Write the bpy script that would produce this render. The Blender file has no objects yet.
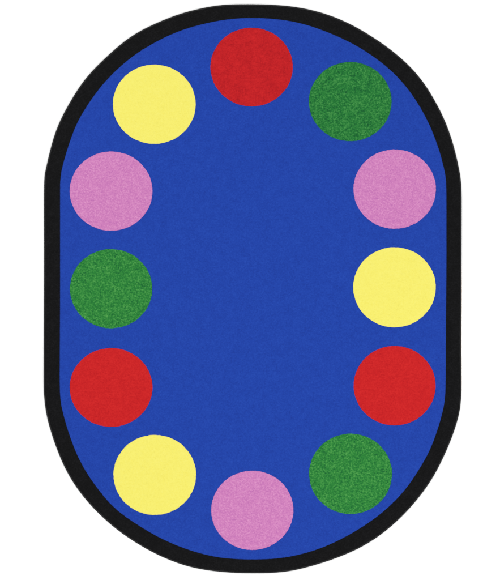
import bpy, math
import numpy as np

sc = bpy.context.scene
S = 0.004            # metres of floor per photograph pixel (rug is about 1.7 m x 2.3 m)
TOP = 0.008          # height of the pile above the floor

# ------------------------------------------------------------------ camera
cam_d = bpy.data.cameras.new('camera')
cam = bpy.data.objects.new('camera', cam_d)
sc.collection.objects.link(cam)
CAM_H = 6.0
cam.location = (0, 0, TOP + CAM_H)
cam.rotation_euler = (0, 0, 0)
cam_d.sensor_fit = 'VERTICAL'
cam_d.sensor_height = 24
cam_d.lens = 24 * CAM_H / (580 * S)
cam_d.clip_start = 0.1
cam_d.clip_end = 200
sc.camera = cam

# ------------------------------------------------------------------ studio light
w = bpy.data.worlds.new('World')
sc.world = w
w.use_nodes = True
w.node_tree.nodes['Background'].inputs[0].default_value = (1.0, 1.0, 1.0, 1)
w.node_tree.nodes['Background'].inputs[1].default_value = 0.92


def softbox(name, loc, size, power):
    d = bpy.data.lights.new(name, 'AREA')
    d.shape = 'RECTANGLE'
    d.size, d.size_y = size
    d.energy = power
    o = bpy.data.objects.new(name, d)
    sc.collection.objects.link(o)
    o.location = loc
    v = np.array(loc, float)
    from mathutils import Vector
    o.rotation_euler = Vector(-v).to_track_quat('-Z', 'Y').to_euler()
    return o


softbox('softbox_key', (3.0, -2.8, 4.6), (2.4, 2.4), 116)
softbox('softbox_fill', (-3.4, 2.6, 4.6), (2.5, 2.5), 88)

sc.view_settings.view_transform = 'Standard'
sc.view_settings.look = 'None'
sc.view_settings.exposure = 0
sc.view_settings.gamma = 1


# ------------------------------------------------------------------ materials
def srgb(c):
    c = np.array(c, float) / 255
    return np.where(c <= 0.04045, c / 12.92, ((c + 0.055) / 1.055) ** 2.4)


LIGHT = 1.29         # how far the floor is over-exposed; real base colour = seen / LIGHT


def carpet(name, dark, mid, light, grain=1.0, patch=0.42, seed=0.0, sheen=0.0):
    """tufted yarn: every tuft takes its own tone between three yarn colours"""
    m = bpy.data.materials.new(name)
    m.use_nodes = True
    nt = m.node_tree
    N, L = nt.nodes, nt.links
    b = N['Principled BSDF']
    b.inputs['Roughness'].default_value = 0.95
    b.inputs['Specular IOR Level'].default_value = 0.08
    if sheen:
        b.inputs['Sheen Weight'].default_value = sheen
        b.inputs['Sheen Roughness'].default_value = 0.6
    tc = N.new('ShaderNodeTexCoord')
    mp = N.new('ShaderNodeMapping')
    mp.inputs['Location'].default_value = (seed, seed * 0.7, seed * 1.3)
    L.new(tc.outputs['Object'], mp.inputs['Vector'])
    # single tufts
    vo = N.new('ShaderNodeTexVoronoi')
    vo.inputs['Scale'].default_value = 230
    L.new(mp.outputs[0], vo.inputs['Vector'])
    sp = N.new('ShaderNodeSeparateColor')
    L.new(vo.outputs['Color'], sp.inputs[0])
    # clumps of tufts leaning together
    n1 = N.new('ShaderNodeTexNoise')
    n1.inputs['Scale'].default_value = 150
    n1.inputs['Detail'].default_value = 3
    n1.inputs['Roughness'].default_value = 0.65
    L.new(mp.outputs[0], n1.inputs['Vector'])
    n2 = N.new('ShaderNodeTexNoise')
    n2.inputs['Scale'].default_value = 30
    n2.inputs['Detail'].default_value = 4
    n2.inputs['Roughness'].default_value = 0.6
    L.new(mp.outputs[0], n2.inputs['Vector'])

    def math_(op, a, c):
        q = N.new('ShaderNodeMath')
        q.operation = op
        for i, s in enumerate((a, c)):
            if isinstance(s, (int, float)):
                q.inputs[i].default_value = s
            else:
                L.new(s, q.inputs[i])
        return q.outputs[0]
    s1 = math_('MULTIPLY', math_('SUBTRACT', sp.outputs[0], 0.5), 0.42 * grain)
    s2 = math_('MULTIPLY', math_('SUBTRACT', n1.outputs['Fac'], 0.5), 1.5 * grain)
    s3 = math_('MULTIPLY', math_('SUBTRACT', n2.outputs['Fac'], 0.5), patch)
    f = math_('ADD', math_('ADD', math_('ADD', s1, s2), s3), 0.5)
    cr = N.new('ShaderNodeValToRGB')
    e = cr.color_ramp.elements
    e[0].position = 0.12
    e[0].color = (*(srgb(dark) / LIGHT), 1)
    e[1].position = 0.88
    e[1].color = (*(srgb(light) / LIGHT), 1)
    q = e.new(0.5)
    q.color = (*(srgb(mid) / LIGHT), 1)
    L.new(f, cr.inputs[0])
    L.new(cr.outputs[0], b.inputs['Base Color'])
    # yarn relief finer than the mesh
    bn = N.new('ShaderNodeTexNoise')
    bn.inputs['Scale'].default_value = 420
    bn.inputs['Detail'].default_value = 2
    L.new(mp.outputs[0], bn.inputs['Vector'])
    bp = N.new('ShaderNodeBump')
    bp.inputs['Strength'].default_value = 0.35
    bp.inputs['Distance'].default_value = 0.0012
    L.new(bn.outputs['Fac'], bp.inputs['Height'])
    L.new(bp.outputs[0], b.inputs['Normal'])
    return m


M_blue = carpet('blue_pile', (30, 59, 154), (34, 69, 171), (42, 80, 183), 0.6)
M_black = carpet('black_pile', (12, 12, 13), (20, 20, 21), (31, 31, 33), 0.55, seed=3)
M_red = carpet('red_pile', (186, 27, 33), (206, 36, 38), (219, 46, 45), 0.6, seed=5)
M_yellow = carpet('yellow_pile', (245, 233, 102), (249, 240, 113), (251, 243, 124), 0.55, seed=8)
M_green = carpet('green_pile', (25, 94, 50), (47, 134, 58), (90, 169, 84), 0.8, seed=11)
M_red_top = carpet('deep_red_pile', (168, 24, 32), (196, 33, 38), (214, 42, 44), 0.55, 0.75, seed=21)
M_green_top = carpet('deep_green_pile', (20, 82, 46), (40, 124, 56), (82, 160, 82), 0.78, 0.55, seed=27)
M_pink = carpet('pink_pile', (196, 116, 182), (211, 131, 190), (224, 152, 202), 0.95, seed=14)


def plain(name, col, rough=0.9, bump=0, scale=600):
    m = bpy.data.materials.new(name)
    m.use_nodes = True
    N, L = m.node_tree.nodes, m.node_tree.links
    b = N['Principled BSDF']
    b.inputs['Roughness'].default_value = rough
    b.inputs['Specular IOR Level'].default_value = 0.15
    tc = N.new('ShaderNodeTexCoord')
    n = N.new('ShaderNodeTexNoise')
    n.inputs['Scale'].default_value = scale
    n.inputs['Detail'].default_value = 3
    L.new(tc.outputs['Object'], n.inputs['Vector'])
    cr = N.new('ShaderNodeValToRGB')
    c = np.array(col, float)
    cr.color_ramp.elements[0].position = 0.3
    cr.color_ramp.elements[1].position = 0.7
    cr.color_ramp.elements[0].color = (*(c * 0.92), 1)
    cr.color_ramp.elements[1].color = (*np.minimum(c * 1.08, 0.95), 1)
    L.new(n.outputs['Fac'], cr.inputs[0])
    L.new(cr.outputs[0], b.inputs['Base Color'])
    if bump:
        bp = N.new('ShaderNodeBump')
        bp.inputs['Strength'].default_value = 0.4
        bp.inputs['Distance'].default_value = bump
        L.new(n.outputs['Fac'], bp.inputs['Height'])
        L.new(bp.outputs[0], b.inputs['Normal'])
    return m


M_cord = plain('black_serging_yarn', srgb((40, 40, 41)) / LIGHT, 0.7, 0.001)
M_jute = plain('tan_backing', srgb((176, 150, 122)) / LIGHT, 0.95, 0.001, 300)
M_floor = plain('white_seamless', (0.93, 0.93, 0.93), 0.7, 0, 900)


# ------------------------------------------------------------------ outlines measured on the rug
OUT = [(43.8, 200), (44.0, 180), (44.7, 173), (47.6, 160), (50.0, 150), (52.4, 140), (56, 129), (60, 120), (65, 110),
       (70.9, 100), (80, 85), (90, 72.5), (100, 62.5), (110, 53.3), (120, 44.2), (130, 36.5), (140, 30.4), (150, 25.7),
       (160, 21.2), (175, 15), (185, 12), (195, 9.5), (205, 7.2), (215, 5.2), (225, 4.3), (235, 4), (255, 4), (265, 4.2),
       (275, 4.6), (285, 5.4), (295, 6.5), (305, 8.1), (315, 10.5), (325, 13.3), (335, 16.8), (345, 21.1), (355, 26),
       (370, 34.9), (380, 41.5), (390, 48.5), (400, 56.8), (410, 65.7), (420, 77), (430, 91), (434.3, 99.5),
       (440, 109), (445, 120), (449, 130), (452.5, 140), (455, 150), (457.5, 160), (459.5, 170), (460.9, 178),
       (461.7, 190), (461.9, 200), (461.8, 240), (461.7, 280), (461.3, 320), (461.2, 350), (461.5, 375), (461.7, 390), (461.2, 400),
       (460.2, 410), (458, 420), (455, 430), (451.4, 440), (447, 450), (442.5, 460), (437.6, 470), (432, 480),
       (425, 490), (417, 500.5), (405, 514), (395, 523.5), (385, 532), (375, 539.5), (360, 548.3), (350, 553),
       (340, 557), (330, 560.6), (320, 564), (310, 566.7), (300, 569.4), (290, 571.7), (280, 572.9), (270, 573.3),
       (258, 573.5), (245, 573.5), (230, 573), (220, 572.1), (210, 571), (200, 569.5), (190, 567.4), (180, 564.4),
       (168, 559.8), (155, 554), (145, 548.5), (135, 542.5), (125, 536), (115, 528.6), (105, 520), (95, 510.5),
       (85, 499.3), (77.5, 489.7), (70, 478.5), (63, 465), (58, 453), (53.3, 440), (50, 430), (47, 419), (45, 407),
       (43.7, 394), (43.4, 380), (43.6, 340), (43.8, 300), (43.9, 250)]
INN = [(60, 200), (60, 182), (61.4, 170), (64, 160), (66.9, 150), (71, 137.5), (75, 126.2), (80, 116.5), (85, 108.4),
       (90.3, 100.8), (100, 86.8), (110, 76), (120, 66.5), (130, 57.8), (140, 51), (150, 44.9), (160, 39.4),
       (175, 32.4), (185, 28.7), (195, 25.8), (205, 23.4), (215, 21.3), (225, 19.3), (235, 18.2), (255, 17.9),
       (265, 18), (275, 18.7), (285, 20), (295, 21.7), (305, 24), (315, 27.2), (325, 31), (335, 35.1), (345, 39.5),
       (360, 47.3), (370, 54), (380, 61), (390, 69), (400, 79), (410, 91), (415.3, 99), (420, 106.5), (428, 120.5),
       (434, 135), (439.5, 150), (442.6, 162), (445, 172), (446.3, 182), (446.5, 200), (446.5, 250), (446.4, 280),
       (446.1, 320), (445.9, 350), (445.8, 375), (445.5, 392), (444.9, 400), (443.2, 410), (441, 419), (438, 429), (434.2, 440),
       (430.5, 450), (425.6, 459), (420, 468), (414, 478), (406.6, 488.5), (395, 501.5), (385, 510.6), (375, 518.7),
       (360, 528.7), (350, 534.6), (340, 540), (330, 544.6), (320, 549), (310, 552), (300, 554.8), (290, 557),
       (280, 558.5), (270, 559.3), (250, 559.6), (235, 559.2), (220, 558), (210, 556), (200, 553.6), (190, 550.5),
       (180, 547), (168, 541.9), (155, 535.8), (145, 529.6), (135, 523.2), (125, 517), (115, 509), (105, 499),
       (96.5, 487), (90, 479), (84, 468.8), (78, 458), (74, 448.3), (71, 440), (67.2, 429), (64, 417.5), (61.2, 406),
       (60, 396), (59.6, 380), (59.8, 340), (60, 300), (60, 250)]
CX, CY = 252.5, 288.5
NT = 2880


def polar(pts, sig):
    """closed outline -> radius for each of NT directions, lightly smoothed"""
    p = np.array(pts, float)
    p = np.vstack([p, p[:1]])
    seg = np.hypot(*np.diff(p, axis=0).T)
    s = np.r_[0, np.cumsum(seg)]
    n = int(s[-1] * 2)
    t = np.linspace(0, s[-1], n, endpoint=False)
    x = np.interp(t, s, p[:, 0])
    y = np.interp(t, s, p[:, 1])
    k = np.arange(-70, 71)

    def soft(v, sg):
        g = np.exp(-0.5 * (k / 2 / sg) ** 2)
        g /= g.sum()
        return sum(np.roll(v, i) * gi for i, gi in zip(k, g))
    # free-hand rounding at the shoulders, crisper where the straight sides begin
    ww = np.clip((np.abs(y - CY) - 118) / 25, 0, 1)
    x, y = (soft(x, sig) * (1 - ww) + soft(x, 10) * ww, soft(y, sig) * (1 - ww) + soft(y, 10) * ww)
    X, Y = (x - CX) * S, (CY - y) * S
    th = np.arctan2(Y, X)
    r = np.hypot(X, Y)
    o = np.argsort(th)
    th, r = th[o], r[o]
    T = np.linspace(-math.pi, math.pi, NT, endpoint=False)
    return T, np.interp(T, np.r_[th - 2 * math.pi, th, th + 2 * math.pi], np.r_[r, r, r])


T, R_out = polar(OUT, 3.2)
_, R_in = polar(INN, 3.2)
OX, OY = (CX - 250) * S, (290 - CY) * S      # rug centre on the floor


def lookup(R, th):
    return np.interp(th, np.r_[T - 2 * math.pi, T, T + 2 * math.pi], np.r_[R, R, R])


def inside(R, X, Y):
    """distance inside the outline (positive inside) and the unit direction outwards"""
    th = np.arctan2(Y, X)
    r = np.hypot(X, Y)
    Rt = lookup(R, th)
    dR = (np.roll(R, -1) - np.roll(R, 1)) / (2 * (T[1] - T[0]))
    dr = lookup(dR, th)
    c = Rt / np.hypot(Rt, dr)
    return (Rt - r) * c, np.cos(th), np.sin(th), c


DOTS = [  # centre x, centre y, half width, half height (photograph pixels), yarn, label
    (251.6, 67.0, 41.2, 39.3, M_red_top, 'red dot at the top end of the rug'),
    (350.3, 101.5, 41.4, 39.6, M_green_top, 'green dot at the upper right of the rug'),
    (394.8, 189.1, 41.2, 39.6, M_pink, 'pink dot on the right side between green and yellow'),
    (394.6, 287.3, 41.3, 40.0, M_yellow, 'yellow dot halfway down the right side'),
    (394.7, 385.7, 41.0, 39.7, M_red, 'red dot on the right side below the yellow one'),
    (350.6, 473.9, 41.5, 40.2, M_green, 'green dot at the lower right of the rug'),
    (252.3, 510.4, 41.1, 39.6, M_pink, 'pink dot at the bottom end of the rug'),
    (154.7, 475.0, 41.3, 40.0, M_yellow, 'yellow dot at the lower left of the rug'),
    (111.0, 387.5, 41.4, 39.4, M_red, 'red dot on the left side below the green one'),
    (111.0, 288.7, 41.2, 39.6, M_green, 'green dot halfway down the left side'),
    (111.0, 191.1, 41.4, 39.6, M_pink, 'pink dot on the left side between yellow and green'),
    (154.2, 104.2, 41.4, 39.6, M_yellow, 'yellow dot at the upper left of the rug'),
]

# ------------------------------------------------------------------ floor
rng = np.random.default_rng(7)


def link(name, verts, faces, mat, parent=None, smooth=True):
    me = bpy.data.meshes.new(name)
    verts = np.asarray(verts, np.float32)
    faces = np.asarray(faces, np.int32)
    k = faces.shape[1]
    me.vertices.add(len(verts))
    me.vertices.foreach_set('co', verts.ravel())
    me.loops.add(faces.size)
    me.loops.foreach_set('vertex_index', faces.ravel())
    me.polygons.add(len(faces))
    me.polygons.foreach_set('loop_start', np.arange(0, faces.size, k, dtype=np.int32))
    me.polygons.foreach_set('loop_total', np.full(len(faces), k, np.int32))
    me.polygons.foreach_set('use_smooth', np.full(len(faces), smooth))
    me.update(calc_edges=True)
    me.validate()
    me.materials.append(mat)
    o = bpy.data.objects.new(name, me)
    sc.collection.objects.link(o)
    if parent:
        o.parent = parent
    return o


g = 30.0
fl = link('floor', [(-g, -g, 0), (g, -g, 0), (g, g, 0), (-g, g, 0)], [(0, 1, 2, 3)], M_floor, smooth=False)
fl['kind'] = 'structure'

# ------------------------------------------------------------------ rug
rug = bpy.data.objects.new('rug', None)
sc.collection.objects.link(rug)
rug.location = (OX, OY, 0)
rug['label'] = 'blue oval classroom rug with black border and twelve coloured dots, lying on white floor'
rug['category'] = 'rug'

CELL = 0.0024
hx = 0.86
hy = 1.17
nx, ny = int(2 * hx / CELL), int(2 * hy / CELL)
gx = np.linspace(-hx, hx, nx)
gy = np.linspace(-hy, hy, ny)
X, Y = np.meshgrid(gx, gy)
X = X + rng.uniform(-1, 1, X.shape) * CELL * 0.16
Y = Y + rng.uniform(-1, 1, X.shape) * CELL * 0.16

# pull the vertices next to each colour change onto it
d, ux, uy, c = inside(R_in, X, Y)
mv = np.where(np.abs(d) < CELL * 0.75, d / c, 0)
X += ux * mv
Y += uy * mv
groove = np.exp(-(d / 0.0022) ** 2)
near_d = []
for k, (cx, cy, a, b, m, lab) in enumerate(DOTS):
    px, py, a, b = (cx - CX) * S, (CY - cy) * S, a * S, b * S
    q = np.hypot((X - px) / a, (Y - py) / b)
    r = np.hypot(X - px, Y - py) + 1e-9
    # a tufted edge wavers by a fraction of a tuft
    an = np.arctan2(Y - py, X - px)
    wav = sum(rng.uniform(0.07, 0.27) * np.sin(f * an + rng.uniform(0, 6.28)) for f in (9, 17, 31, 53, 74)) * 0.0011
    dd = (1 - q) * r / np.maximum(q, 1e-6) + wav
    sel = np.abs(dd) < CELL * 0.75
    mv = np.where(sel, dd, 0)
    X += (X - px) / r * mv
    Y += (Y - py) / r * mv
    groove = np.maximum(groove, np.exp(-(dd / 0.0022) ** 2))
    near_d.append(dd)


def blur(a, n):
    for _ in range(n):
        a = (a + np.roll(a, 1, 0) + np.roll(a, -1, 0) + np.roll(a, 1, 1) + np.roll(a, -1, 1)) / 5
    return a


def unit(a):
    return (a - a.mean()) / a.std()


white = rng.normal(size=X.shape)
tuft = unit(blur(white, 1))
clump = unit(blur(rng.normal(size=X.shape), 14))
# slow waves left from the rug having been rolled up
wave = (np.sin(Y * 9 + 0.8 * np.sin(X * 3)) * 0.5 + np.sin(X * 6.1 + 1.7 + np.sin(Y * 4)) * 0.35
        + np.sin(Y * 21 + X * 7) * 0.12)
d_out, *_ = inside(R_out, X, Y)
edge = np.clip(d_out / 0.016, 0, 1)
edge = edge * edge * (3 - 2 * edge)
Z = TOP - 0.001 + 0.00038 * tuft + 0.00022 * clump + 0.0007 * wave * edge
Z -= 0.0011 * groove
Z -= 0.0020 * (1 - edge)

idx = np.arange(nx * ny).reshape(ny, nx)
quads = np.stack([idx[:-1, :-1], idx[:-1, 1:], idx[1:, 1:], idx[1:, :-1]], -1).reshape(-1, 4)
V = np.stack([X, Y, Z], -1).reshape(-1, 3)
fx = V[quads, 0].mean(1)
fy = V[quads, 1].mean(1)
fo = inside(R_out, fx, fy)[0]
fi = inside(R_in, fx, fy)[0]
cls = np.full(len(quads), -1)
cls[fo > 0.0030] = 0            # border
cls[fi > 0] = 1                 # field
for k, dd in enumerate(near_d):
    fd = dd.ravel()[quads].mean(1)
    cls[fd > 0] = 2 + k


def sub(name, k, mat, label=None, shift=(0, 0, 0)):
    q = quads[cls == k]
    u, inv = np.unique(q, return_inverse=True)
    o = link(name, V[u] - np.array(shift), inv.reshape(q.shape), mat, rug)
    o.location = shift
    if label:
        o['label'] = label
    return o


sub('field', 1, M_blue)
sub('border', 0, M_black)
for k, (cx, cy, a, b, m, lab) in enumerate(DOTS):
    sub('dot', 2 + k, m, lab, ((cx - CX) * S, (CY - cy) * S, 0))


# ------------------------------------------------------------------ serged edge and backing
def arclen_outline(R, n):
    x, y = R * np.cos(T), R * np.sin(T)
    p = np.stack([x, y], 1)
    p2 = np.vstack([p, p[:1]])
    s = np.r_[0, np.cumsum(np.hypot(*np.diff(p2, axis=0).T))]
    t = np.linspace(0, s[-1], n, endpoint=False)
    q = np.stack([np.interp(t, s, p2[:, 0]), np.interp(t, s, p2[:, 1])], 1)
    tg = np.roll(q, -2, 0) - np.roll(q, 2, 0)
    tg /= np.hypot(*tg.T)[:, None]
    nrm = np.stack([tg[:, 1], -tg[:, 0]], 1)      # outwards (outline runs anticlockwise)
    return q, nrm, t


NB = 6400
q, nrm, t = arclen_outline(R_out, NB)
ring = 12
ph = np.linspace(0, 2 * math.pi, ring, endpoint=False)
thread = 0.5 + 0.5 * np.sin(2 * math.pi * t[:, None] / 0.0046 + ph[None, :] * 1.0)
rr = 0.0033 * (1 + 0.09 * (thread - 0.5) + 0.04 * rng.normal(size=(NB, 1)))
zc = 0.0035
cxy = q - nrm * 0.0033
off = np.cos(ph)[None, :] * rr * 1.05
VX = cxy[:, 0:1] + nrm[:, 0:1] * off
VY = cxy[:, 1:2] + nrm[:, 1:2] * off
VZ = zc + np.sin(ph)[None, :] * rr
vv = np.stack([VX, VY, VZ], -1).reshape(-1, 3)
ii = np.arange(NB * ring).reshape(NB, ring)
a = ii
b_ = np.roll(ii, -1, 0)
fcs = np.stack([a, b_, np.roll(b_, -1, 1), np.roll(a, -1, 1)], -1).reshape(-1, 4)
link('binding', vv, fcs, M_cord, rug)

# woven backing: shows as a hairline where the serging sits back, mostly on the right
NK = 1440
q, nrm, t = arclen_outline(R_out, NK)
right = np.clip((q[:, 0] - 0.79) / 0.03, 0, 1) * np.exp(-((q[:, 1] + 0.17) / 0.30) ** 4)
ext = -0.0022 + 0.0040 * right + 0.0003 * rng.normal(size=NK)
o1 = q + nrm * ext[:, None]
i1 = q - nrm * 0.012
rows = [(o1, 0.0006), (o1, 0.0026), (i1, 0.0030), (i1 * 0.5, 0.0030)]
vb = np.vstack([np.c_[p, np.full(NK, z)] for p, z in rows] + [np.array([[0, 0, 0.003]])])
fb = []
for r_ in range(3):
    A = np.arange(NK) + r_ * NK
    B = np.roll(np.arange(NK), -1) + r_ * NK
    fb.append(np.stack([A, B, B + NK, A + NK], 1))
link('backing', vb[:-1], np.vstack(fb), M_jute, rug)
